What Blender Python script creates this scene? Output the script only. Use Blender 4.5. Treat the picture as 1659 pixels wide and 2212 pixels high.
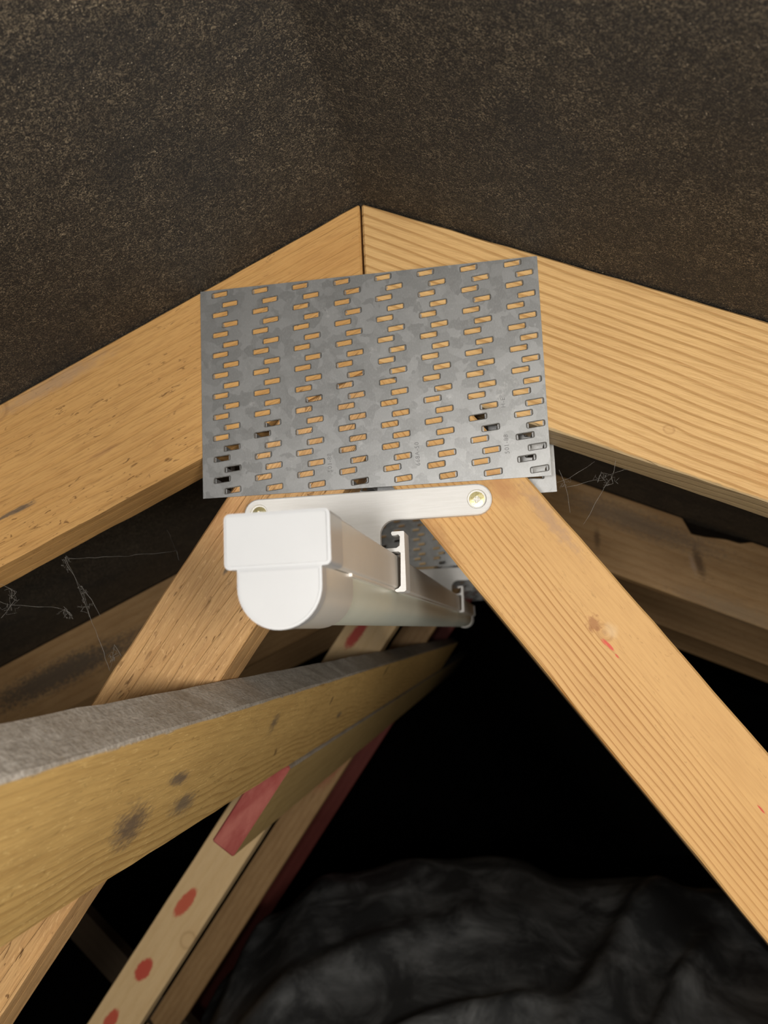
import bpy, bmesh, math, random
from mathutils import Vector, Matrix, noise as mnoise
for o in list(bpy.data.objects): bpy.data.objects.remove(o)
scene = bpy.context.scene
COL = scene.collection
random.seed(7)
Z0 = 2.0                       # height of the roof apex above the loft floor
# ------------------------------------------------------------------ camera
cam_d = bpy.data.cameras.new('camera'); cam = bpy.data.objects.new('camera', cam_d); COL.objects.link(cam)
CAM = Vector((0.0727, -0.45, Z0 - 0.2655))
rt, up, bk = Vector((.9873, .1527, -.0445)), Vector((.0667, -.1432, .9874)), Vector((.1444, -.9778, -.1516))
M = Matrix((rt, up, bk)).transposed().to_4x4(); M.translation = CAM
cam.matrix_world = M
cam_d.sensor_fit = 'VERTICAL'; cam_d.sensor_height = 24.0; cam_d.lens = 24.0 * 1700 / 2212
cam_d.clip_start = .01
cam_d.dof.use_dof = True; cam_d.dof.focus_distance = .42; cam_d.dof.aperture_fstop = 8.4
scene.camera = cam
# ------------------------------------------------------------------ world, lights, exposure
w = bpy.data.worlds.new('loft_dark'); scene.world = w; w.use_nodes = True
w.node_tree.nodes['Background'].inputs[0].default_value = (.012, .013, .016, 1)
w.node_tree.nodes['Background'].inputs[1].default_value = 1.0
vs = scene.view_settings
vs.view_transform = 'Standard'; vs.look = 'None'; vs.gamma = 1.0; vs.use_curve_mapping = False; vs.exposure = 0.0
def lamp(name, kind, loc, energy, color, target=None, **kw):
    d = bpy.data.lights.new(name, kind); d.energy = energy; d.color = color
    for k, v in kw.items(): setattr(d, k, v)
    o = bpy.data.objects.new(name, d); COL.objects.link(o); o.location = loc
    if target is not None: o.rotation_euler = (Vector(target) - Vector(loc)).to_track_quat('-Z', 'Y').to_euler()
    return o
# hand torch held just behind and left of the phone
lamp('torch_light', 'POINT', (.034, -.58, Z0 - .285), 5.8, (1.0, .975, .945), shadow_soft_size=.022)
# added fill light from below and behind, lifting undersides; no source in view
lamp('fill_light_below', 'AREA', (.15, -1.1, Z0 - 1.5), 8.5, (1.0, .93, .83), target=(0, 0, Z0 - .3), shape='SQUARE', size=.7)

# added soft fill light farther back on the right; no lamp in view
lamp('fill_light_right', 'POINT', (.45, -.95, Z0 - .31), 23.5, (1.0, .94, .85), shadow_soft_size=.11)

# ------------------------------------------------------------------ node helpers
class NT:
    def __init__(s, name):
        s.m = bpy.data.materials.new(name); s.m.use_nodes = True
        s.t = s.m.node_tree; s.t.nodes.clear()
        s.out = s.n('ShaderNodeOutputMaterial'); s.b = s.n('ShaderNodeBsdfPrincipled')
        s.l(s.b.outputs[0], s.out.inputs[0])
    def n(s, typ, **kw):
        x = s.t.nodes.new(typ)
        for k, v in kw.items(): setattr(x, k, v)
        return x
    def l(s, a, b): s.t.links.new(a, b)
    def set(s, sock, v):
        if isinstance(v, bpy.types.NodeSocket): s.l(v, sock)
        elif isinstance(v, (tuple, list)) and len(v) == 3 and sock.type == 'RGBA': sock.default_value = (*v, 1)
        else: sock.default_value = v
    def co(s): return s.n('ShaderNodeTexCoord').outputs['Object']
    def map(s, v, loc=(0,0,0), rot=(0,0,0), scale=(1,1,1), typ='POINT'):
        x = s.n('ShaderNodeMapping', vector_type=typ); s.l(v, x.inputs[0])
        x.inputs[1].default_value = loc; x.inputs[2].default_value = rot; x.inputs[3].default_value = scale
        return x.outputs[0]
    def noise(s, v, scale=5, detail=2, rough=.5, dist=0.):
        x = s.n('ShaderNodeTexNoise'); s.l(v, x.inputs['Vector'])
        x.inputs['Scale'].default_value = scale; x.inputs['Detail'].default_value = detail
        x.inputs['Roughness'].default_value = rough; x.inputs['Distortion'].default_value = dist
        return x.outputs[0]
    def vor(s, v, scale, feature='F1', out='Distance'):
        x = s.n('ShaderNodeTexVoronoi', feature=feature); s.l(v, x.inputs['Vector']); x.inputs['Scale'].default_value = scale
        return x.outputs[out]
    def math(s, op, a, b=0., c=0.):
        x = s.n('ShaderNodeMath', operation=op)
        for i, v in enumerate((a, b, c)): s.set(x.inputs[i], v)
        return x.outputs[0]
    def rng(s, v, a, b, c=0., d=1., smooth=True):
        x = s.n('ShaderNodeMapRange'); x.interpolation_type = 'SMOOTHSTEP' if smooth else 'LINEAR'
        s.set(x.inputs[0], v)
        for i, q in enumerate((a, b, c, d)): x.inputs[i+1].default_value = q
        return x.outputs[0]
    def mix(s, f, a, b, blend='MIX'):
        x = s.n('ShaderNodeMix', data_type='RGBA', blend_type=blend)
        s.set(x.inputs[0], f); s.set(x.inputs[6], a); s.set(x.inputs[7], b)
        return x.outputs[2]
    def sep(s, v):
        x = s.n('ShaderNodeSeparateXYZ'); s.l(v, x.inputs[0]); return x.outputs
    def bump(s, h, strength=.3, dist=.001, nrm=None):
        x = s.n('ShaderNodeBump'); x.inputs['Strength'].default_value = strength; x.inputs['Distance'].default_value = dist
        s.l(h, x.inputs['Height'])
        if nrm is not None: s.l(nrm, x.inputs['Normal'])
        return x.outputs[0]
    def fin(s, color=None, rough=.6, spec=.3, normal=None, **kw):
        if color is not None: s.set(s.b.inputs['Base Color'], color)
        s.set(s.b.inputs['Roughness'], rough); s.b.inputs['Specular IOR Level'].default_value = spec
        if normal is not None: s.l(normal, s.b.inputs['Normal'])
        for k, v in kw.items(): s.set(s.b.inputs[k], v)
        return s.m

def ellipse(T, co, x, z, rx, rz, ang=0., edge=.5, nz=None, namt=.5):
    """soft mask around (x, z) in the timber's own coordinates"""
    v = T.map(co, loc=(x, 0, z), rot=(0, ang, 0), scale=(rx, 1e4, rz), typ='TEXTURE')
    x_ = T.n('ShaderNodeVectorMath', operation='LENGTH'); T.l(v, x_.inputs[0]); d = x_.outputs['Value']
    if nz is not None: d = T.math('ADD', d, T.math('MULTIPLY', T.math('SUBTRACT', nz, .5), namt*2))
    return T.rng(d, 1.0, 1.0-edge, 0., 1.)

def wood(name, light=(.60,.385,.165), mid=(.50,.285,.105), dark=(.30,.145,.048), rings=190, ring_amt=.7, slope=0., wob=.004,
         fleck=.35, fleckscale=1., rough=.55, bump=.35, seed=0., knots=(), stains=(), dust=None, fibre=.25, patch=.25, hair=0., win=None, bdist=.0007, lw=.42, under=None):
    T = NT(name); co0 = T.co()
    co = T.map(co0, loc=(seed, seed*.37, seed*.71))
    X, Y, Zc = T.sep(co0)
    nz = T.noise(T.map(co, scale=(55, 120, 120)), 1, 3, .6)
    wv = T.math('MULTIPLY', T.math('SUBTRACT', T.noise(T.map(co, scale=(7, 14, 22)), 1, 2), .5), wob*2)
    r = T.math('ADD', T.math('ADD', Zc, wv), T.math('ADD', T.math('MULTIPLY', Y, .55), T.math('MULTIPLY', X, slope)))
    for (kx, kz, kr) in knots:
        g = ellipse(T, co0, kx, kz, kr*5.5, kr*2.6, edge=1.0)
        sgn = T.rng(T.math('SUBTRACT', Zc, kz), -kr, kr, -1., 1.)
        r = T.math('SUBTRACT', r, T.math('MULTIPLY', T.math('MULTIPLY', g, sgn), kr*1.0))
    fr = T.math('FRACT', T.math('MULTIPLY', r, float(rings)))
    late = T.math('MULTIPLY', T.rng(fr, lw, .93), T.rng(fr, 1.0, .955))
    big = T.noise(T.map(co, scale=(9, 30, 30)), 1, 3)
    late = T.math('MULTIPLY', late, T.rng(big, .2, .75, .55, 1.0))
    if win: late = T.math('MULTIPLY', late, T.rng(T.math('ADD', Zc, T.math('MULTIPLY', wv, 2.)), win[0], win[1], win[2], 1.))
    col = T.mix(T.math('MULTIPLY', late, ring_amt), light, mid)
    pt = T.rng(T.noise(T.map(co, scale=(14, 45, 45)), 1, 3), .35, .72)
    col = T.mix(T.math('MULTIPLY', pt, patch), col, tuple(.5*(m+d) for m, d in zip(mid, dark)))
    fb = T.noise(T.map(co, scale=(60, 900, 900)), 1, 3, .6)
    col = T.mix(T.math('MULTIPLY', T.rng(fb, .42, .68), fibre), col, dark)
    fs = fleckscale
    fk = T.noise(T.map(co, scale=(170*fs, 700*fs, 620*fs)), 1, 2, .6, .6)
    fkm = T.math('MULTIPLY', T.rng(fk, .62, .72), T.rng(T.noise(T.map(co, scale=(16, 40, 40)), 1, 2), .38, .6))
    col = T.mix(T.math('MULTIPLY', fkm, fleck), col, tuple(d*.55 for d in dark))
    if hair:
        hk = T.noise(T.map(co, scale=(90, 420, 420)), 1, 1, .5, 2.2)
        hm = T.math('MULTIPLY', T.rng(hk, .64, .70), hair)
        col = T.mix(hm, col, tuple(min(1, c*1.55+.08) for c in light))
    for (kx, kz, kr) in knots:
        kv = T.map(co0, loc=(kx, 0, kz), scale=(kr*1.25, 1e4, kr), typ='TEXTURE')
        ln = T.n('ShaderNodeVectorMath', operation='LENGTH'); T.l(kv, ln.inputs[0]); d = ln.outputs['Value']
        d = T.math('ADD', d, T.math('MULTIPLY', T.math('SUBTRACT', nz, .5), .35))
        ringk = T.math('MULTIPLY', T.math('ADD', T.math('SINE', T.math('MULTIPLY', d, 20.)), 1.), .5)
        inner = T.mix(T.math('MULTIPLY', ringk, .28), tuple(.75*l+.25*m for l, m in zip(light, mid)), dark)
        col = T.mix(T.math('MULTIPLY', T.rng(d, 1.5, .8), .6), col, inner)
        col = T.mix(T.math('MULTIPLY', T.math('MULTIPLY', T.rng(d, 1.45, 1.1), T.rng(d, .7, 1.05)), .35), col, dark)
    nz2 = T.noise(T.map(co, scale=(220, 330, 330)), 1, 3, .6)
    for st in stains:
        (sx, sz, rx, rz, an, c, k) = st[:7]; edge = st[7] if len(st) > 7 else .5; na = st[8] if len(st) > 8 else .45
        col = T.mix(T.math('MULTIPLY', ellipse(T, co0, sx, sz, rx, rz, an, edge, nz2, na), k), col, c)
    if under: col = T.mix(T.math('MULTIPLY', T.rng(T.math('ADD', Zc, T.math('MULTIPLY', T.math('SUBTRACT', nz2, .5), .0012)), under[0]+.0016, under[0]+.0004), under[2]), col, T.mix(T.math('MULTIPLY', T.rng(fb, .4, .65), .5), under[1], tuple(.6*x for x in under[1])))
    hgt = T.math('SUBTRACT', T.math('MULTIPLY', fb, .6), T.math('ADD', T.math('MULTIPLY', late, .55), T.math('MULTIPLY', fkm, .5*min(1, fleck*1.4))))
    ro = rough
    if dust:
        (zt, depth, amt) = dust
        dn = T.noise(T.map(co, scale=(60, 60, 60)), 1, 4, .65)
        m = T.rng(T.math('ADD', Zc, T.math('MULTIPLY', T.math('SUBTRACT', dn, .5), depth*2)), zt-.0012, zt+.0004)
        m = T.math('MAXIMUM', m, T.rng(Zc, zt-.0014, zt-.0007))
        gr = T.noise(T.map(co, scale=(420, 420, 420)), 1, 4, .7)
        big2 = T.noise(T.map(co, scale=(22, 40, 40)), 1, 3)
        dcol = T.mix(T.rng(gr, .3, .7), (.34,.31,.275), (.60,.565,.515))
        dcol = T.mix(T.math('MULTIPLY', T.rng(big2, .45, .68), .28), dcol, (.16,.115,.07))
        sp = T.rng(T.noise(T.map(co, scale=(900, 900, 900)), 1, 1), .69, .75)
        dcol = T.mix(T.math('MULTIPLY', sp, .7), dcol, (.55,.46,.33))
        col = T.mix(T.math('MULTIPLY', m, amt), col, dcol)
        hgt = T.math('ADD', hgt, T.math('MULTIPLY', T.math('MULTIPLY', m, gr), 1.1))
    return T.fin(col, ro, .25, T.bump(hgt, bump, bdist))

# ------------------------------------------------------------------ mesh helpers
def link(o, parent=None):
    COL.objects.link(o)
    if parent is not None: o.parent = parent
    return o
def obj(name, bm, mats, parent=None, smooth=False, mat4=None):
    me = bpy.data.meshes.new(name); bmesh.ops.recalc_face_normals(bm, faces=bm.faces); bm.to_mesh(me); bm.free()
    for m in (mats if isinstance(mats, (list, tuple)) else [mats]): me.materials.append(m)
    if smooth:
        for p in me.polygons: p.use_smooth = True
        try: me.set_sharp_from_angle(angle=math.radians(38))
        except Exception: pass
    o = bpy.data.objects.new(name, me)
    if mat4 is not None: o.matrix_local = mat4
    return link(o, parent)
def thing(name, label, cat, loc=(0,0,0), group=None):
    o = bpy.data.objects.new(name, None); o.empty_display_size = .05; o.location = loc; link(o)
    o['label'] = label; o['category'] = cat
    if group: o['group'] = group
    return o
def tag(o, label=None, cat=None, group=None, kind=None):
    for k, v in (('label', label), ('category', cat), ('group', group), ('kind', kind)):
        if v: o[k] = v
    return o
def clip(poly, a, n):
    """keep the side of the 2D line through a with normal n where (p-a).n >= 0"""
    out = []
    for i in range(len(poly)):
        p, q = poly[i], poly[(i+1) % len(poly)]
        dp = (p[0]-a[0])*n[0]+(p[1]-a[1])*n[1]; dq = (q[0]-a[0])*n[0]+(q[1]-a[1])*n[1]
        if dp >= 0: out.append(p)
        if dp*dq < 0:
            t = dp/(dp-dq); out.append((p[0]+t*(q[0]-p[0]), p[1]+t*(q[1]-p[1])))
    return out
def prism(bm, pts, y0, y1):
    """closed 2D outline (x, z) extruded along y; holes=list of outlines"""
    f = bm.faces.new([bm.verts.new((x, y0, z)) for x, z in pts])
    r = bmesh.ops.extrude_face_region(bm, geom=[f])
    for v in r['geom']:
        if isinstance(v, bmesh.types.BMVert): v.co.y = y1
def timber(name, poly, y0, y1, mat, parent, mat4, step=.02, jit=.00035, bev=.0012, maxlen=1.6):
    bm = bmesh.new(); prism(bm, poly, y0, y1)
    bmesh.ops.recalc_face_normals(bm, faces=bm.faces)
    bmesh.ops.bevel(bm, geom=list(bm.edges), offset=bev, segments=1, affect='EDGES')
    xs = [p[0] for p in poly]; x = min(xs)+step; stop = min(max(xs), min(xs)+maxlen)
    while x < stop-.004:
        bmesh.ops.bisect_plane(bm, geom=list(bm.verts)+list(bm.edges)+list(bm.faces), plane_co=(x, 0, 0), plane_no=(1, 0, 0)); x += step
    s = hash(name) % 97 + len(bpy.data.objects)
    for v in bm.verts:
        q = v.co*45 + Vector((s*3.1, 0, 0))
        v.co.z += mnoise.noise(q)*jit*1.4; v.co.y += mnoise.noise(q+Vector((9, 7, 3)))*jit*.5
    return obj(name, bm, mat, parent, mat4=mat4)
def tube(bm, pts, r, n=5):
    rings = []
    for i, p in enumerate(pts):
        p = Vector(p); a = Vector(pts[max(0, i-1)]); b = Vector(pts[min(len(pts)-1, i+1)]); d = (b-a).normalized()
        e = d.orthogonal().normalized(); f = d.cross(e)
        rr = r[i] if isinstance(r, (list, tuple)) else r
        rings.append([bm.verts.new(p + (e*math.cos(t)+f*math.sin(t))*rr) for t in [2*math.pi*k/n for k in range(n)]])
    for A, B in zip(rings, rings[1:]):
        for k in range(n): bm.faces.new((A[k], A[(k+1) % n], B[(k+1) % n], B[k]))
    bm.faces.new(rings[0][::-1]); bm.faces.new(rings[-1])
def arc(cx, cz, r, a0, a1, n):
    return [(cx+r*math.cos(math.radians(a0+(a1-a0)*i/n)), cz+r*math.sin(math.radians(a0+(a1-a0)*i/n))) for i in range(n+1)]

# ------------------------------------------------------------------ shared dimensions (metres, apex at 0,0)
PITCH = math.radians(24.1); RW = .098; TH = .035
WA = math.radians(54.0); W_OUT, W_IN = .0335, .0945      # web edges: distance of their lines from the apex
SPACING = .6
# ------------------------------------------------------------------ materials of the shell
def felt_mat():
    T = NT('bitumen_felt'); co = T.co()
    v1 = T.noise(co, 560, 3, .6, 2.2); v2 = T.noise(T.map(co, rot=(.6, .3, .8), scale=(1, 1.9, 1.2)), 900, 2, .6, 2.6)
    big = T.noise(co, 14, 4, .6); mid = T.noise(co, 75, 3, .6)
    m = T.math('MULTIPLY', T.rng(v1, .52, .64), T.rng(mid, .25, .7, .4, 1.))
    col = T.mix(m, (.0105,.0086,.0068), (.28,.222,.145))
    col = T.mix(T.math('MULTIPLY', T.rng(v2, .57, .66), .8), col, (.31,.245,.16))
    col = T.mix(T.math('MULTIPLY', T.rng(big, .42, .7), .45), col, (.012,.0128,.0142))
    sp = T.math('MULTIPLY', T.rng(T.vor(co, 560), .20, .10), T.rng(T.noise(co, 260, 1), .60, .68))
    col = T.mix(sp, col, (.50,.42,.30))
    h = T.math('ADD', T.math('MULTIPLY', v1, .8), T.math('MULTIPLY', v2, .6))
    return T.fin(col, .72, .35, T.bump(h, .75, .0011))
def plain(name, c, rough=.8, spec=.2, nscale=20, var=.3):
    T = NT(name); n = T.noise(T.co(), nscale, 4, .6)
    return T.fin(T.mix(T.rng(n, .3, .7), c, tuple(x*(1-var) for x in c)), rough, spec, T.bump(n, .4, .01))
# ------------------------------------------------------------------ structure: felt under the roof slopes, floor, gables
YA, YB = -2.4, 6.0
def build_felt():
    bm = bmesh.new()
    ss = [0, .004, .012, .03]+[.03+.02*i for i in range(1, 45)]+[.95+.13*i for i in range(0, 29)]
    ys = [YA+.12*i for i in range(13)]; y = -.84
    while y < 1.9: ys.append(y); y += .02
    while y <= YB+.001: ys.append(y); y += .12
    tp, sp, cp = math.tan(PITCH), math.sin(PITCH), math.cos(PITCH)
    grid = []
    for y in ys:
        row = []
        ph = (y-.0175) % SPACING/SPACING
        sag0 = .013*math.sin(math.pi*ph)**2
        for sgn in (-1, 1):
            for s in (ss[::-1] if sgn < 0 else ss[1:]):
                k = min(1, s/.10)
                near = min(1., min(abs((y-.0175) % SPACING), SPACING-abs((y-.0175) % SPACING))/.06)
                d = sag0*(.25+.75*k)*(1+.35*mnoise.noise(Vector((sgn*s*2.2, y*1.7, 3)))) + .0035*near*mnoise.noise(Vector((sgn*s*9, y*8, 1)))
                d -= .0012
                row.append(bm.verts.new((sgn*(s*cp)-sgn*d*sp, y, Z0-s*sp-d*cp)))
        grid.append(row)
    for a, b in zip(grid, grid[1:]):
        for i in range(len(a)-1): bm.faces.new((a[i], a[i+1], b[i+1], b[i]))
    o = obj('ceiling', bm, felt_mat(), smooth=False)
    for p in o.data.polygons: p.use_smooth = True
    o['label'] = 'dark flecked bitumen roofing felt sagging under both roof slopes'
    o['kind'] = 'structure'
build_felt()
def slab(name, pts, y0, y1, mat, label):
    bm = bmesh.new(); prism(bm, pts, y0, y1); o = obj(name, bm, mat); tag(o, label, kind='structure'); return o
EX = 4.4; EZ = Z0-EX*math.tan(PITCH)
m_floor = plain('dark_insulation', (.045,.042,.038), .95, .1, 30)
slab('floor', [(-EX, -.06), (EX, -.06), (EX, 0), (-EX, 0)], YA, YB, m_floor, 'dark loft floor covered with old insulation')
gab = [(-EX, 0), (EX, 0), (EX, EZ+.12), (0, Z0+.12), (-EX, EZ+.12)]
m_wall = plain('dark_blockwork', (.03,.028,.027), .95, .1, 12)
slab('wall_back', gab, YB, YB+.1, m_wall, 'dark gable wall at the far end of the loft')
slab('wall_front', gab, YA-.1, YA, m_wall, 'dark gable wall behind the photographer')

# ------------------------------------------------------------------ nail plate
def steel_mat(name, tint=1.):
    T = NT(name); co = T.co()
    ns = T.noise(co, 90, 3, .6)
    cell = T.n('ShaderNodeTexVoronoi'); wv = T.n('ShaderNodeVectorMath', operation='MULTIPLY_ADD')
    T.l(co, wv.inputs[0]); wv.inputs[1].default_value = (1, 1, 1)
    nc = T.n('ShaderNodeTexNoise'); T.l(co, nc.inputs['Vector']); nc.inputs['Scale'].default_value = 130
    sc = T.n('ShaderNodeVectorMath', operation='SCALE'); T.l(nc.outputs['Color'], sc.inputs[0]); sc.inputs['Scale'].default_value = .011
    T.l(sc.outputs[0], wv.inputs[2]); T.l(wv.outputs[0], cell.inputs['Vector']); cell.inputs['Scale'].default_value = 135
    cr = T.sep(cell.outputs['Color'])[0]
    fine = T.noise(T.map(co, scale=(1, 1, .4)), 1500, 3, .7)
    col = T.mix(T.rng(cr, .1, .9), tuple(x*tint for x in (.375,.38,.378)), tuple(x*tint for x in (.44,.445,.445)))
    col = T.mix(T.math('MULTIPLY', T.rng(fine, .45, .7), .30), col, tuple(x*tint for x in (.56,.57,.58)))
    col = T.mix(T.math('MULTIPLY', T.rng(ns, .56, .75), .25), col, (.24,.235,.22))
    pw = T.math('MULTIPLY', T.rng(T.noise(co, 55, 4, .65, .8), .55, .72), T.rng(T.noise(co, 420, 3, .6), .42, .62))
    col = T.mix(T.math('MULTIPLY', pw, .45), col, tuple(x*tint for x in (.72,.72,.71)))
    ro = T.math('ADD', T.math('ADD', .40, T.math('MULTIPLY', cr, .05)), T.math('MULTIPLY', fine, .12))
    return T.fin(col, ro, .5, T.bump(fine, .10, .0003), Metallic=.80)
m_steel = steel_mat('galvanised_steel'); m_steel_old = steel_mat('dull_galvanised_steel', .85)
m_stamp = plain('stamped_grey', (.27,.272,.272), .6, .3, 300)
PL, PR, PT, PB = -.1045, .1050, -.0475, -.1803
def plate_bm(detail=True):
    bm = bmesh.new(); edges = []
    def loop(pts, y=0.):
        vs_ = [bm.verts.new((x, y, z)) for x, z in pts]
        es = [bm.edges.new((vs_[i], vs_[(i+1) % len(vs_)])) for i in range(len(vs_))]
        return vs_, es
    edges += loop([(PL, PT), (PR, PT-.0012), (PR-.0015, PB-.0012), (PL+.0005, PB)])[1]
    slots = []
    for i in range(8):
        for j in range(10):
            for k in (0, 1):
                slots.append((-.0918+.02603*i+.0066*k+random.uniform(-.0002, .0002), -.0507-.0132*j-.0068*k-.00012*i, k))
    pairs = []
    for (x, z, k) in slots:
        hx, hz = .0048, .00155; t = .0004
        def rr(hx, hz, r):
            p = []
            for cx, cz, a in ((hx-r, hz-r, 0), (-hx+r, hz-r, 90), (-hx+r, -hz+r, 180), (hx-r, -hz+r, 270)):
                p += arc(cx, cz, r, a, a+90, 2)
            return [(x+a+.045*0, z+b+.09*a) for a, b in p]
        vo, eo = loop(rr(hx+.0007, hz+.00045, .0010)); edges += eo
        vi, ei = loop(rr(hx, hz, .00045), .00022)
        pairs.append((vo, vi, x, z))
    bmesh.ops.triangle_fill(bm, edges=edges, use_beauty=True, use_dissolve=False)
    # discard triangles filling the slots
    for vo, vi, x, z in pairs:
        s = set(vo)
        for f in [f for f in bm.faces if all(v in s for v in f.verts)]: bm.faces.remove(f)
    for e in [e for e in bm.edges if not e.link_faces and False]: bm.edges.remove(e)
    for vo, vi, x, z in pairs:
        n = len(vo)
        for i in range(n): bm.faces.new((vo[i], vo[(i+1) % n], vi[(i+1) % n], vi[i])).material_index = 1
    back = bmesh.ops.duplicate(bm, geom=bm.verts[:]+bm.edges[:]+bm.faces[:])
    for g in back['geom']:
        if isinstance(g, bmesh.types.BMVert): g.co.y += .0006
    # join rims: outer edge and the inner slot loops
    vm = back['vert_map']; bnd = [e for e in bm.edges if len(e.link_faces) == 1]
    done = set()
    for e in bnd:
        a, b = e.verts
        if a in vm and b in vm and a.co.y < vm[a].co.y:
            k = frozenset((a.index, b.index))
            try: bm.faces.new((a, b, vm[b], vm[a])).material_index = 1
            except ValueError: pass
    # two bent-down teeth per slot, pressed into the timber
    for vo, vi, x, z in pairs:
        for sx in (-1, 1):
            X = x+sx*.0047; zz = z+.09*sx*.0047
            q = [bm.verts.new(c) for c in ((X, .0012, zz-.0014), (X, .0012, zz+.0014), (X-sx*.0006, .0078, zz+.0009), (X-sx*.0006, .0085, zz), (X-sx*.0006, .0078, zz-.0009))]
            q2 = [bm.verts.new(v.co+Vector((-sx*.0007, 0, 0))) for v in q]
            bm.faces.new(q); bm.faces.new(q2[::-1])
            for i in range(5): bm.faces.new((q[i], q[(i+1) % 5], q2[(i+1) % 5], q2[i]))
    return bm
pb = plate_bm(); plate_me = bpy.data.meshes.new('nail_plate'); bmesh.ops.recalc_face_normals(pb, faces=pb.faces); pb.to_mesh(plate_me); pb.free()
def nail_plate(parent, y, back=False, mat=None, off=(0, 0)):
    me = plate_me
    if mat is not None: me = plate_me.copy(); me.materials.clear(); me.materials.append(mat); me.materials.append(m_rim_shade)
    o = bpy.data.objects.new('nail_plate', me); link(o, parent)
    o.location = (off[0], y, off[1])
    if back: o.rotation_euler = (0, 0, math.pi); 
    return o
m_rim_shade = plain('shade_toned_rim_steel', (.15,.145,.135), .65, .35, 200)  # darker colour on rims and walls stands in for shade in the slots
plate_me.materials.append(m_steel); plate_me.materials.append(m_rim_shade)

# ------------------------------------------------------------------ roof trusses
def local(ox, oz, ang):
    """matrix of a timber lying in the truss plane, its x axis along the timber"""
    m = Matrix.Rotation(-ang, 4, 'Y'); m.translation = (ox, 0, oz); return m
def to_local(p, ox, oz, ang):
    dx, dz = p[0]-ox, p[1]-oz; c, s = math.cos(ang), math.sin(ang)
    return (dx*c+dz*s, -dx*s+dz*c)
aR, aL = -PITCH, -math.pi+PITCH
FR = {'RR': (0, 0, aR), 'RL': (0, 0, aL), 'WR': (.09, -.20, -WA), 'WL': (-.09, -.20, -math.pi+WA)}
def S(fr, x, z, rx, rz, ang, c, k, *more):
    u, v = to_local((x, z), *FR[fr]); return (u, v, rx, rz, ang, c, k, *more)
def K(fr, x, z, r):
    u, v = to_local((x, z), *FR[fr]); return (u, v, r)
cP, sP, cW, sW = math.cos(PITCH), math.sin(PITCH), math.cos(WA), math.sin(WA)
def rafter_poly(side, length):
    s = side; u = (s*cP, -sP); n = (-s*sP, -cP)      # n points down from the top edge
    p = [(-s*.3*cP, .3*sP), (s*length*cP, -length*sP), (s*length*cP+RW*n[0], -length*sP+RW*n[1]), (-s*.3*cP+RW*n[0], .3*sP+RW*n[1])]
    return clip(p, (s*.0007, 0), (s, 0))
def waned(poly, pts):
    out = []
    for i, p in enumerate(poly):
        q = poly[(i+1) % len(poly)]; out.append(p)
        f = lambda a: abs(a[1]+abs(a[0])*math.tan(PITCH)) < 1e-4
        if f(p) and f(q): out += pts if q[0] > p[0] else pts[::-1]
    return out
def web_poly(side, length, win=W_IN):
    s = side; u = (s*cW, -sW); n = (-s*sW, -cW)      # n points to the inner side of the web
    a = (u[0]*-.3+n[0]*W_OUT, u[1]*-.3+n[1]*W_OUT)
    p = [(u[0]*t+n[0]*d, u[1]*t+n[1]*d) for t, d in ((-.3, W_OUT), (length, W_OUT), (length, win), (-.3, win))]
    dn = (-s*sP, -cP)
    p = clip(p, (dn[0]*(RW+.0006), dn[1]*(RW+.0006)), dn)
    p = clip(p, (s*.0006, 0), (s, 0))
    return clip(p, (0, -Z0+.002), (0, 1))
def strut_poly(side):
    s = side; a = math.radians(43); u = (-s*-math.cos(a)*-1, -math.sin(a))
    u = (-s*math.cos(a), -math.sin(a)); n = (s*math.sin(a), -math.cos(a))
    o = (s*.79, -.915)
    p = [(o[0]+u[0]*t+n[0]*d, o[1]+u[1]*t+n[1]*d) for t, d in ((-1.4, -.03), (1.7, -.03), (1.7, .03), (-1.4, .03))]
    dn = (-s*sP, -cP)
    p = clip(p, (dn[0]*(RW+.0006), dn[1]*(RW+.0006)), dn)
    return clip(p, (0, -Z0+.002), (0, 1))
def board(name, poly, fr, mat, parent, maxlen=.9, step=.02):
    L = [to_local(p, *fr) for p in poly]
    return timber(name, L, 0, TH, mat, parent, local(*fr), step=step, maxlen=maxlen)
RED = (.52,.055,.045)
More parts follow.
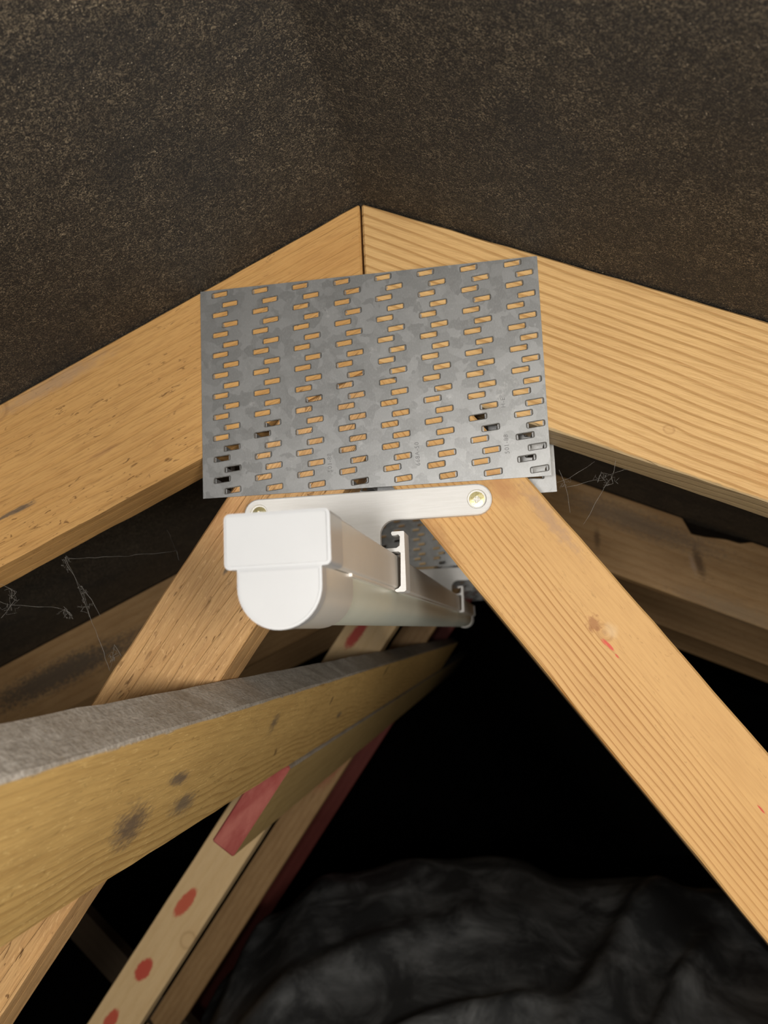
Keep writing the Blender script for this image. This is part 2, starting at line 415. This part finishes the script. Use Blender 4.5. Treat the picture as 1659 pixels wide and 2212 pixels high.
near = {
 'RR': wood('sawn_pine_ridged', (.67,.425,.18), (.47,.255,.09), (.32,.155,.05), rings=172, ring_amt=.9, slope=.07, wob=.0035, fleck=.05, bump=.75, bdist=.0011, lw=.62, under=(-RW, (.40,.315,.185), .8), seed=3.1, fibre=.16, patch=.16,
            knots=[K('RR', .170, -.160, .0022)], stains=[S('RR', .0124, -.1244, .012, .007, .7, RED, .8), S('RR', .24, -.20, .05, .012, 0, (.50,.24,.075), .55, .9)]),
 'RL': wood('sawn_pine_fibrous', (.60,.345,.125), (.52,.275,.088), (.24,.105,.035), rings=120, ring_amt=.45, slope=.02, wob=.006, fleck=.75, fleckscale=.8, bump=.5, under=(-RW, (.40,.315,.185), .8), seed=8.7, fibre=.32, patch=.22,
            knots=[K('RL', -.2445, -.1135, .006)],
            stains=[S('RL', -.2297, -.1795, .02, .0014, .02, (.09,.075,.065), .8), S('RL', -.224, -.1785, .014, .0008, .02, (.10,.085,.07), .7), S('RL', -.205, -.098, .06, .008, .0, (.36,.25,.17), .55, .9),
                    S('RL', -.17, -.146, .016, .0022, .0, (.32,.16,.07), .5, .8), S('RL', -.02, -.035, .07, .022, .25, (.47,.235,.075), .35, .9)]),
 'WR': wood('sawn_pine_lined', (.62,.37,.145), (.40,.19,.056), (.33,.16,.052), win=(-.006, -.026, .10), rings=290, lw=.6, ring_amt=1., slope=.012, wob=.0045, fleck=.22, bump=.35, seed=5.3, fibre=.15, patch=.18,
            knots=[K('WR', .1255, -.2706, .0034)],
            stains=[S('WR', .1271, -.2778, .0055, .0011, -.05, (.62,.07,.055), .9, .5), S('WR', .1308, -.2835, .002, .0006, 0, (.6,.07,.05), .8), S('WR', .1245, -.2762, .003, .0007, 0, (.6,.09,.06), .6), S('WR', .1964, -.3645, .0036, .0006, 0, (.55,.05,.04), .9),
                    S('WR', .10, -.205, .035, .006, .02, (.40,.25,.15), .7, .9, .7), S('WR', .1290, -.2700, .0065, .0048, 0, (.74,.55,.33), .45, .9, .4), S('WR', .1200, -.2660, .0062, .0042, 0, (.30,.115,.04), .7, .6, 1.2), S('WR', .1255, -.2706, .0022, .0018, 0, (.42,.24,.11), .6, .8, .8), S('WR', .185, -.275, .17, .006, 0, (.70,.52,.34), .6, .9, .8), S('WR', .035, -.212, .035, .010, .1, (.35,.17,.06), .65, .9), S('WR', .075, -.185, .02, .01, 0, (.40,.18,.075), .6, .9)]),
 'WL': wood('sawn_pine_rough', (.62,.375,.165), (.53,.285,.105), (.29,.14,.052), rings=110, ring_amt=.4, slope=.03, wob=.006, fleck=.85, fleckscale=.55, bump=.95, seed=1.9, fibre=.36, patch=.25, hair=.25,
            stains=[S('WL', -.0905, -.2245, .0045, .0016, .0, (.10,.085,.07), .75, .7, .7), S('WL', -.085, -.195, .03, .04, 0, (.42,.19,.075), .5, 1.)]),
}
m_side = None
def dim(i, **kw): return wood('aged_shaded_pine_%s' % 'abcdefghijklmnop'[i], (.50,.315,.150), (.40,.225,.090), (.20,.10,.04), seed=11.3+i*2.7, **kw)  # aged pine, with the weak light farther back mixed into its brown
GREY = (.17,.13,.095)
mid_rr = dim(0, rings=90, ring_amt=.6, stains=[S('RR', .3196, -.1949, .030, .0085, .95, (.12,.07,.035), .8, .8), S('RR', .312, -.197, .02, .005, .95, (.46,.33,.23), .6, .9), S('RR', .1964, -.1576, .022, .006, 1.2, (.13,.075,.035), .75, .9),
        S('RR', .25, -.14, .16, .022, .02, GREY, .65, .9, .6), S('RR', .36, -.26, .12, .02, 0, (.26,.20,.13), .5, .9)], patch=.4)
mid_rl = dim(1, rings=80, ring_amt=.5, stains=[S('RL', -.56, -.305, .16, .026, .03, (.115,.095,.075), .85, .7, .7), S('RL', -.40, -.24, .10, .02, .03, (.17,.13,.09), .6, .9, .7)], patch=.4)
mid_wl = wood('pale_pine_red_marks', (.72,.52,.28), (.63,.42,.20), (.38,.22,.095), rings=70, ring_amt=.35, seed=21.7, fibre=.12, patch=.2, fleck=.1, bump=.2,
        knots=[K('WL', -.368, -.652, .008)],
        stains=[S('WL', -.371, -.6057, .026, .0095, .1, (.56,.085,.05), .9, .3, .22), S('WL', -.4292, -.6891, .019, .011, .05, (.52,.055,.04), .92, .3, .22), S('WL', -.475, -.752, .02, .009, .0, (.52,.06,.04), .9, .3, .22),
                S('WL', -.1272, -.2657, .030, .009, .1, (.45,.03,.03), .9, .5, .3)])
mid_wr = dim(2, rings=90)
far_mats = [(dim(3, rings=80), dim(4, rings=80), dim(5, rings=80, stains=[S('WL', -.30, -.52, .09, .03, 0, (.40,.06,.05), .5, .6)]), dim(6, rings=80)),
            (dim(7, rings=80), dim(8, rings=80), wood('red_painted_pine', (.30,.075,.06), (.24,.055,.045), (.12,.03,.025), rings=60, seed=31., stains=()), dim(9, rings=80))]
truss_labels = ['pale pine roof truss nearest, its joint under the bright slotted steel plate', 'second roof truss, dim pine with red paint spots on its left web',
                'third roof truss, brown in shadow behind the one with red paint spots', 'farthest visible roof truss, its left web dark red in the gloom']
m_strut_shade = wood('shade_toned_strut_pine', (.06,.042,.026), (.05,.034,.02), (.03,.02,.012), rings=60, seed=41.)  # near-black colour puts the gloom around the strut into its wood
trusses = []
for i in range(4):
    y = SPACING*i
    t = thing('roof_truss', truss_labels[i], 'roof truss', (0, y, Z0), 'trussed rafters along the loft'); trusses.append(t)
    m = (near['RR'], near['RL'], near['WL'], near['WR']) if i == 0 else (mid_rr, mid_rl, mid_wl, mid_wr) if i == 1 else far_mats[i-2]
    ml = .9 if i < 2 else .1; stp = .012 if i == 0 else .03
    rp = rafter_poly(1, 4.2)
    if i == 1: rp = waned(rp, [(.305, -.305*math.tan(PITCH)), (.3140, -.1575), (.3300, -.1625), (.3562, -.1672), (.372, -.1735), (.386, -.386*math.tan(PITCH))])
    board('rafter', rp, FR['RR'], m[0], t, ml, stp); board('rafter', rafter_poly(-1, 4.2), FR['RL'], m[1], t, ml, stp)
    wr = board('web', web_poly(1, 2.6, W_IN+.002), FR['WR'], m[3], t, ml, stp); wl = board('web', web_poly(-1, 2.6, .0925), FR['WL'], m[2], t, ml, stp)
    if i == 0: wr['label'] = 'pale pine web with a knot and a red paint smear'
    if i == 1: wl['label'] = 'pale web with red paint spots'
    if i == 3: wl['label'] = 'web stained dark red'
    if i == 2:
        for s in (-1, 1):
            p = strut_poly(s); fr = (s*.79, -.915, math.radians(43) if s > 0 else math.pi-math.radians(43))
            board('strut', p, fr, m_strut_shade, t, .01, .1)
    a = nail_plate(t, -.0012, mat=None if i == 0 else m_steel_old)
    b = nail_plate(t, TH+.0012, back=True, mat=None if i == 0 else m_steel_old, off=(.0045, -.0045))
    if i == 0:
        for txt, x, z in (('668A-50', .0290, -.1700), ('501-88', .0808, -.1670), ('501-88', -.0236, -.1700), ('H-E', .0804, -.1395)):
            c = bpy.data.curves.new('stamped_lettering', 'FONT'); c.body = txt; c.size = .0036; c.extrude = .00006; c.space_character = 1.15
            to = bpy.data.objects.new('tmp', c); link(to)
            me = bpy.data.meshes.new_from_object(to); bpy.data.objects.remove(to)
            me.materials.append(m_stamp); o = bpy.data.objects.new('stamped_lettering', me); link(o, a)
            o.matrix_local = Matrix.Translation((x, -.00004, z)) @ Matrix.Rotation(math.radians(90), 4, 'X') @ Matrix.Rotation(math.radians(91), 4, 'Z')
# ------------------------------------------------------------------ longitudinal binders on the inner edge of the left webs
nI = Vector((sW, 0, -cW)); uI = Vector((-cW, 0, -sW))
def binder(t0, t1, y0, y1, mat, label, redend=False, n0=.0930, th=.025):
    c = nI*(n0+th/2)+uI*((t0+t1)/2); L = y1-y0; h = (t1-t0)/2
    Mx = Matrix(((0, -nI.x, -uI.x), (1, 0, 0), (0, -nI.z, -uI.z))).to_4x4(); Mx.translation = (c.x, y0, Z0+c.z)
    o = timber('binder_board', [(0, -h), (L, -h), (L, h), (0, h)], -th/2, th/2, mat, None, Mx, step=.02, jit=.0007, bev=.0015, maxlen=1.9)
    o.data.name = 'binder_board'
    tag(o, label, 'binder board')
    if redend:
        o.data.materials.append(m_red)
        for p in o.data.polygons:
            if p.center.x < .0016: p.material_index = 1
    return o
Tr = NT('red_end_paint'); rn = Tr.noise(Tr.map(Tr.co(), scale=(60, 60, 20)), 1, 4, .65)
m_red = Tr.fin(Tr.mix(Tr.rng(rn, .3, .7), (.27,.052,.045), (.40,.125,.10)), .7, .25, Tr.bump(rn, .3, .001))
# stains on the near binder are in its own coordinates: x runs along the ridge from its start, z up across its width
BY0 = -1.0
m_b1 = wood('dusty_yellow_pine', (.66,.43,.155), (.44,.255,.078), (.25,.135,.045), win=(.004, -.018, .35), rings=135, ring_amt=.85, slope=.045, wob=.014, fleck=.35, fleckscale=.5, bump=.6, seed=14.2, fibre=.25, patch=.2, hair=.30,
   stains=[(.915, -.010, .034, .016, .5, (.13,.095,.075), .85, .9, .7), (.985, -.016, .030, .011, .3, (.16,.125,.095), .8, .9, .6), (.945, .010, .022, .006, .25, (.13,.10,.085), .8, .8, .6), (1.085, .024, .020, .008, .6, (.17,.13,.09), .75, .9, .7), (1.27, .022, .011, .003, .7, (.12,.07,.04), .8, .6, .5), (1.16, -.014, .011, .003, .5, (.14,.08,.03), .7, .8, .5),
           (1.38, -.008, .020, .006, .2, (.15,.12,.09), .75, .8, .5), (1.55, .036, .014, .005, .9, (.05,.035,.02), .85, .5, .3)], dust=(.0478, .0035, .95))
m_b2 = wood('dim_yellow_pine', (.50,.35,.145), (.42,.28,.10), (.24,.14,.05), rings=70, ring_amt=.4, seed=17.9, dust=(.0478, .001, .95), fibre=.15)
binder(.2890, .3848, BY0, 1.95, m_b1, 'long dusty pine binder running from lower left into the dark')
binder(.3905, .4875, .284, 3.6, m_b2, 'lower pine binder with red painted end below the long dusty one', redend=True)

# ------------------------------------------------------------------ LED batten light
def plastic(name, c, rough=.3, spec=.5, bumpamt=.03, **kw):
    T = NT(name); n = T.noise(T.co(), 40, 3)
    return T.fin(T.mix(T.rng(n, .3, .7), c, tuple(x*.97 for x in c)), rough, spec, T.bump(T.noise(T.co(), 300, 2), bumpamt, .0005), **kw)
m_white = plastic('white_gloss_plastic', (.46,.467,.475), .30)
m_house = plastic('white_housing_enamel', (.70,.66,.60), .38)
m_diff = plastic('frosted_diffuser_plastic', (.76,.80,.70), .30, .5)
m_sleeve = plastic('satin_cap_plastic', (.70,.675,.62), .22, .5)
BX0, BX1, BZ0, BZ1 = -.0212, .0143, -.2414, -.2224
DXc, DR = -.0031, .0146
def rbox(x0, x1, z0, z1, r, n=3):
    return arc(x1-r, z1-r, r, 0, 90, n)+arc(x0+r, z1-r, r, 90, 180, n)+arc(x0+r, z0+r, r, 180, 270, n)+arc(x1-r, z0+r, r, 270, 360, n)
def dome(r, ztop, straight, n=22):
    return [(DXc+r, ztop)]+arc(DXc, ztop-straight, r, 0, -180, n)+[(DXc-r, ztop)]
def extr(name, pts, y0, y1, mat, parent, bev=.0, seg=2):
    bm = bmesh.new(); prism(bm, pts, y0, y1); bmesh.ops.recalc_face_normals(bm, faces=bm.faces)
    if bev:
        es = [e for e in bm.edges if abs(e.verts[0].co.y-e.verts[1].co.y) < 1e-6]
        bmesh.ops.bevel(bm, geom=es, offset=bev, segments=seg, affect='EDGES')
    return obj(name, bm, mat, parent, smooth=True)
LY0, LY1 = -.190, 1.06
lt = thing('batten_light', 'slim white batten light with half-round diffuser hanging under the plate', 'light fitting', (0, 0, Z0))
extr('housing', rbox(BX0, BX1, BZ0, BZ1, .0012), LY0+.021, LY1-.021, m_house, lt)
extr('diffuser', dome(DR-.0006, BZ0-.0002, .0056), LY0+.050, LY1-.050, m_diff, lt)
for y0, y1 in ((LY0, LY0+.0225), (LY1-.0225, LY1)):
    extr('end_cap', rbox(BX0-.0015, BX1+.0010, BZ0-.0004, BZ1+.0003, .0021, 4), y0, y1, m_white, lt, .0012)
for y0, y1, ya, yb in ((LY0+.0002, LY0+.009, LY0+.009, LY0+.058), (LY1-.009, LY1-.0002, LY1-.058, LY1-.009)):
    extr('diffuser_cap', dome(DR+.0004, BZ0-.0004, .0062), y0, y1, m_white, lt, .0009)
    extr('cap_sleeve', dome(DR+.0001, BZ0-.0004, .0061), ya, yb, m_sleeve, lt, .0003)
# lip where the diffuser slides into the housing
for s in (-1, 1):
    extr('diffuser_rail', [(DXc+s*.0128, BZ0-.0012), (DXc+s*.0160, BZ0-.0012), (DXc+s*.0160, BZ0+.0002), (DXc+s*.0128, BZ0+.0002)], LY0+.05, LY1-.05, m_house, lt)

# ------------------------------------------------------------------ printed brackets with clips
Tp = NT('printed_white_plastic'); pc = Tp.co(); px_, py_, pz_ = Tp.sep(pc)
wvz = Tp.math('SINE', Tp.math('MULTIPLY', pz_, 7800.)); pn = Tp.noise(Tp.map(pc, scale=(60, 400, 900)), 1, 3, .6)
m_print = Tp.fin(Tp.mix(Tp.rng(pn, .35, .7), (.70,.69,.67), (.735,.725,.71)), .5, .4, Tp.bump(Tp.math('ADD', Tp.math('MULTIPLY', wvz, .2), pn), .14, .0003))
Tb = NT('brass_screw'); bn = Tb.noise(Tb.co(), 900, 3)
m_brass = Tb.fin(Tb.mix(Tb.rng(bn, .35, .65), (.88,.80,.46), (.74,.64,.30)), .32, .5, Tb.bump(bn, .15, .0003), Metallic=.85)
AZ = -.1929; AX0, AX1, AR = -.0676, .0604, .0088
def bracket_bm():
    y0, y1 = -.0058, -.0004
    zt, zb = AZ+AR, AZ-AR; sx0, sx1, zs, fr = -.0120, .0043, -.2186, .0085
    out = arc(AX1, AZ, AR, 90, -90, 12)
    out += [(sx1+fr, zb)]+arc(sx1+fr, zb-fr, fr, 90, 180, 8)+[(sx1, zs), (sx0, zs)]+arc(sx0-fr, zb-fr, fr, 0, 90, 8)
    out += arc(AX0, AZ, AR, 270, 90, 12)
    bm = bmesh.new()
    bev = .0007
    def ring(pts, y): return [bm.verts.new((x, y, z)) for x, z in pts]
    def edges_of(vs_): return [bm.edges.new((vs_[i], vs_[(i+1) % len(vs_)])) for i in range(len(vs_))]
    def inset(pts, d):
        r = []; n = len(pts)
        for i in range(n):
            a, b, c = Vector(pts[i-1]), Vector(pts[i]), Vector(pts[(i+1) % n])
            t = ((b-a).normalized()+(c-b).normalized()); t = t.normalized() if t.length > 1e-6 else (c-b).normalized()
            r.append((b.x+t.y*d, b.y-t.x*d))
        return r
    fo = ring(inset(out, bev), y0); eo = edges_of(fo)
    holes = [arc(x, AZ, .0056, 0, 360-15, 23) for x in (AX0+.0002, AX1+.0003)]
    hv = [ring(h, y0) for h in holes]; eh = sum([edges_of(h) for h in hv], [])
    bmesh.ops.triangle_fill(bm, edges=eo+eh, use_beauty=True)
    for h in hv:
        s = set(h)
        for f in [f for f in bm.faces if all(v in s for v in f.verts)]: bm.faces.remove(f)
    mo = ring(out, y0+bev); bo = ring(out, y1)
    for A, B in ((fo, mo), (mo, bo)):
        for i in range(len(A)): bm.faces.new((A[i], A[(i+1) % len(A)], B[(i+1) % len(B)], B[i]))
    bm.faces.new(bo)
    for h, hp in zip(hv, holes):
        cx = sum(p[0] for p in hp)/len(hp)
        low = ring([(cx+(x-cx)*.93, AZ+(z-AZ)*.93) for x, z in hp], y0+.0018)
        for i in range(len(h)): bm.faces.new((h[i], h[(i+1) % len(h)], low[(i+1) % len(h)], low[i]))
        bm.faces.new(low)
    return bm
def screw_bm(rot):
    bm = bmesh.new(); R_, n = .0044, 28; yh = -.0004
    head = [bm.verts.new((R_*math.cos(2*math.pi*i/n), 0, R_*math.sin(2*math.pi*i/n))) for i in range(n)]
    a, b = .00058, .0024; pts = []
    for q in range(4):
        t = math.radians(90*q+rot)
        for (x, z) in ((a, -a), (a*1.6, -a), (b*.85, -a*.9), (b, -a*.45), (b, a*.45), (b*.85, a*.9), (a*1.6, a)):
            pts.append((x*math.cos(t)-z*math.sin(t), x*math.sin(t)+z*math.cos(t)))
    cross = [bm.verts.new((x, -.0002, z)) for x, z in pts]
    E_ = [bm.edges.new((head[i], head[(i+1) % n])) for i in range(n)]+[bm.edges.new((cross[i], cross[(i+1) % len(cross)])) for i in range(len(cross))]
    bmesh.ops.triangle_fill(bm, edges=E_, use_beauty=True)
    s = set(cross)
    for f in [f for f in bm.faces if all(v in s for v in f.verts)]: bm.faces.remove(f)
    deep = [bm.verts.new((v.co.x*.45, .0021, v.co.z*.45)) for v in cross]
    m_ = len(cross)
    for i in range(m_): bm.faces.new((cross[i], cross[(i+1) % m_], deep[(i+1) % m_], deep[i]))
    bm.faces.new(deep)
    rim = [bm.verts.new((v.co.x*1.0, .0003, v.co.z*1.0)) for v in head]; sh = [bm.verts.new((v.co.x*.45, .0021, v.co.z*.45)) for v in head]
    for A, B in ((head, rim), (rim, sh)):
        for i in range(n): bm.faces.new((A[i], A[(i+1) % n], B[(i+1) % n], B[i]))
    bm.faces.new(sh)
    # little ticks between the arms of the cross
    for q in range(4):
        t = math.radians(45+90*q+rot); c, s_ = math.cos(t), math.sin(t)
        def P(r, w): return (r*c-w*s_, -.00022, r*s_+w*c)
        v = [bm.verts.new(P(*k)) for k in ((.0013, -.00008), (.0024, -.00008), (.0024, .00008), (.0013, .00008))]
        v2 = [bm.verts.new(Vector(x.co)+Vector((0, .0002, 0))) for x in v]
        bm.faces.new(v); bm.faces.new(v2[::-1])
        for i in range(4): bm.faces.new((v[i], v[(i+1) % 4], v2[(i+1) % 4], v2[i]))
    return bm
def clip_profile():
    xr, xo = .0172, .0197; zt, zm0, zm1, zb = -.2099, -.2192, -.2212, -.2436
    right = [(.0123, zt-.0008), (.0128, zt), (xo-.0004, zt), (xo, zt-.0006), (xo-.0004, zb+.0009), (xo-.0014, zb), (.0140, zb), (.0131, zb+.0007), (.0133, zb+.0014), (xr-.0022, zb+.0020), (xr-.0008, zb+.0034),
             (xr, zm1-.0008), (xr-.0012, zm1)]
    up_r = [(xr-.0022, zm0), (xr-.0004, zm0+.0012), (xr, zt-.0030), (xr-.0009, zt-.0018), (.0145, zt-.0022), (.0128, zt-.0022)]
    c = -.00345
    mir = lambda p: (2*c-p[0], p[1])
    # clockwise outline: right outside, under bridge to the left, left outside back over the bridge
    out = right+[mir(p) for p in right[::-1]]+[mir(p) for p in up_r[::-1]]+up_r
    return out
bk1 = None
def make_bracket(y, label, zoff=0.):
    t = thing('light_bracket', label, 'bracket', (0, y, Z0+zoff), 'printed brackets carrying the batten light')
    obj('mounting_plate', bracket_bm(), m_print, t, smooth=True)
    for x, r_ in ((AX0+.0002, 25), (AX1+.0003, -8)):
        s = obj('screw', screw_bm(r_), m_brass, t); s.location = (x, -.0044, AZ)
    bm = bmesh.new(); f = None
    prism(bm, clip_profile(), -.0168, .0030)
    obj('clip', bm, m_print, t)
    return t
make_bracket(-.0013, 'white printed bracket nearest, two brass screws below the bright steel plate')
make_bracket(SPACING-.0013, 'white bracket deeper in the dark on the second truss')

# ------------------------------------------------------------------ black polythene sheet heaped over something low
def sheet():
    bm = bmesh.new(); NX, NY = 150, 120; rows = []
    PR_ = [(-1, .5), (-.75, .72), (-.62, .96), (-.53, 1.08), (-.376, 1.175), (-.12, 1.200), (.05, 1.202), (.17, 1.168), (.33, 1.170), (.48, 1.142), (.65, 1.06), (1, .9)]
    ridges = [((.02, .78), (.36, 1.42), .045, .035), ((.12, .74), (.44, 1.30), .03, .02), ((-.25, .92), (.10, 1.05), .035, .03), ((-.5, 1.05), (-.05, 1.22), .03, .05), ((-.45, .85), (-.05, .92), .022, .025), ((.3, .8), (.62, 1.1), .02, .05)]
    for j in range(NY+1):
        row = []
        for i in range(NX+1):
            u = i/NX*2-1; v = j/NY
            x = -.02+u*.73; y = .66+v*1.5
            cx = 1-abs(u)**5
            for (xa, za), (xb, zb) in zip(PR_, PR_[1:]):
                if xa <= x <= xb: t = (x-xa)/(xb-xa); t = t*t*(3-2*t); prof = za+(zb-za)*t
            h = prof-.30*max(0., (.75-(y-.66))/.75)**1.25
            back = max(0., (y-1.42)/.5); h -= .35*back**2
            for (a, b, hh, wd) in ridges:
                A, B, Pp = Vector(a), Vector(b), Vector((x, y)); d = B-A; t = max(0, min(1, (Pp-A).dot(d)/d.dot(d)))
                q = (Pp-(A+d*t)).length/wd; h += hh*math.exp(-q*q)*math.sin(math.pi*(.12+.76*t))
            qv = Vector((x*3.2, y*3.6, 5.)); h += .016*mnoise.noise(qv*1.2)
            rn = mnoise.noise(Vector((x*5+2*y, y*4-1.5*x, 2.)))
            h += .007*(1-abs(rn)*2)+.006*(1-abs(mnoise.noise(Vector((x*13, y*17+x*6, 8))))*2)*.25
            edge = min(1, (1-u)*9, (1+u)*6, v*9, (1-v)*6); edge = edge*edge*(3-2*edge); edge = max(0, edge)
            h = h*(.02+.98*min(1, edge*1.0)) if edge < 1 else h
            row.append(bm.verts.new((x, y, max(.002, h))))
        rows.append(row)
    for a, b in zip(rows, rows[1:]):
        for i in range(NX): bm.faces.new((a[i], a[i+1], b[i+1], b[i]))
    r = bmesh.ops.extrude_face_region(bm, geom=list(bm.faces))
    T = NT('dusty_black_polythene'); co = T.co()
    n1 = T.noise(co, 9, 5, .65, .6); n2 = T.noise(T.map(co, rot=(0, 0, .5), scale=(3, 18, 8)), 1, 4, .6, .5); n3 = T.noise(co, 260, 2, .6)
    col = T.mix(T.math('MULTIPLY', T.rng(n1, .38, .7), T.rng(n2, .3, .7, .4, 1.)), (.06,.063,.066), (.31,.324,.332))
    col = T.mix(T.math('MULTIPLY', T.rng(n3, .68, .76), .5), col, (.3,.28,.24))
    m = T.fin(col, .5, .4, T.bump(n2, .12, .006))
    o = obj('plastic_sheet', bm, m, smooth=False)
    for v in r['geom']: pass
    for p in o.data.polygons: p.use_smooth = True
    tag(o, 'black dusty polythene sheet heaped in folds at the bottom of the loft', 'plastic sheet')
    md = o.modifiers.new('thickness', 'SOLIDIFY'); md.thickness = .0015
sheet()

# ------------------------------------------------------------------ cobwebs
Tc = NT('dusty_cobweb'); m_web = Tc.fin((.30,.285,.26), .9, .1, Alpha=.38)
def cobweb(label, strands, r=.00010, tufts=()):
    bm = bmesh.new()
    for st in strands:
        pts = []
        for a, b in zip(st, st[1:]):
            A, B = Vector(a), Vector(b); n = max(3, int((B-A).length/.006))
            for k in range(n):
                t = k/n; p = A.lerp(B, t); q = p*160
                pts.append(p+Vector((mnoise.noise(q), mnoise.noise(q+Vector((5, 1, 2))), mnoise.noise(q+Vector((1, 8, 4)))))*.0009)
        pts.append(Vector(st[-1]))
        tube(bm, pts, [r*random.uniform(.6, 1.8) for _ in pts], 4)
    for (c, rad, n) in tufts:
        for k in range(n):
            c0 = Vector(c)+Vector([random.gauss(0, rad*.4) for _ in range(3)]); pts = [c0]
            for s in range(7): pts.append(pts[-1]+Vector((random.gauss(0, rad*.45), random.gauss(0, rad*.3), random.gauss(0, rad*.45))))
            tube(bm, pts, r*.8, 3)
    o = obj('cobweb', bm, m_web); tag(o, label, 'cobweb'); o.location = (0, 0, Z0); return o
cobweb('grey cobweb hanging from the left rafter past the left web', [
    [(-.2063, .02, -.2085), (-.200, .022, -.222), (-.1905, .02, -.243), (-.1851, .021, -.2560), (-.1790, .02, -.270), (-.1738, .018, -.2812)],
    [(-.2075, .02, -.2095), (-.196, .025, -.230), (-.190, .022, -.247)], [(-.1950, .02, -.2270), (-.188, .02, -.236), (-.1815, .02, -.247)],
    [(-.1738, .018, -.2812), (-.1675, .012, -.265), (-.163, .012, -.2725)], [(-.2063, .02, -.209), (-.19, .06, -.205), (-.165, .1, -.199), (-.15, .05, -.19)], [(-.165, .1, -.199), (-.163, .1, -.206)]],
    tufts=[((-.192, .02, -.2400), .0030, 6), ((-.170, .014, -.272), .0030, 6), ((-.1945, .02, -.232), .0022, 4), ((-.205, .02, -.212), .0022, 6)])
cobweb('grey cobweb at the left edge below the left rafter', [
    [(-.2560, .02, -.2335), (-.243, .02, -.2370), (-.226, .022, -.2388), (-.2105, .02, -.2400), (-.202, .02, -.2440)], [(-.2460, .02, -.2300), (-.2400, .02, -.2340), (-.2500, .02, -.2450)],
    [(-.2610, .02, -.2180), (-.2440, .02, -.2270), (-.2430, .02, -.2330)], [(-.2060, .02, -.2400), (-.2000, .02, -.2480)]], tufts=[((-.244, .02, -.231), .003, 6), ((-.204, .02, -.2440), .0028, 6), ((-.2480, .02, -.2400), .004, 4)])
cobweb('wispy cobweb between the right rafter and the right web', [
    [(.1095, .02, -.1745), (.1130, .02, -.185), (.1140, .02, -.2005)], [(.1075, .02, -.1820), (.1150, .02, -.1800), (.1310, .025, -.1700)], [(.1130, .02, -.185), (.1300, .02, -.1820), (.1480, .03, -.1755)],
    [(.1430, .02, -.1700), (.1395, .02, -.1810), (.1330, .02, -.1900), (.1210, .02, -.2080)], [(.1310, .02, -.1840), (.1340, .02, -.1780), (.1390, .02, -.1790), (.1400, .02, -.1850), (.1340, .02, -.1870)], [(.1480, .03, -.1755), (.1600, .03, -.1760)]],
    r=.00009, tufts=[((.1355, .02, -.1828), .0038, 5), ((.1125, .02, -.1830), .0020, 3)])
cobweb('small white cobweb stuck to the long dusty binder', [[(-.1965, -.045, -.3560), (-.1960, -.047, -.3680), (-.1970, -.047, -.3740)]], r=.00012, tufts=[((-.1965, -.047, -.3600), .0028, 10), ((-.197, -.047, -.3700), .0018, 8)])
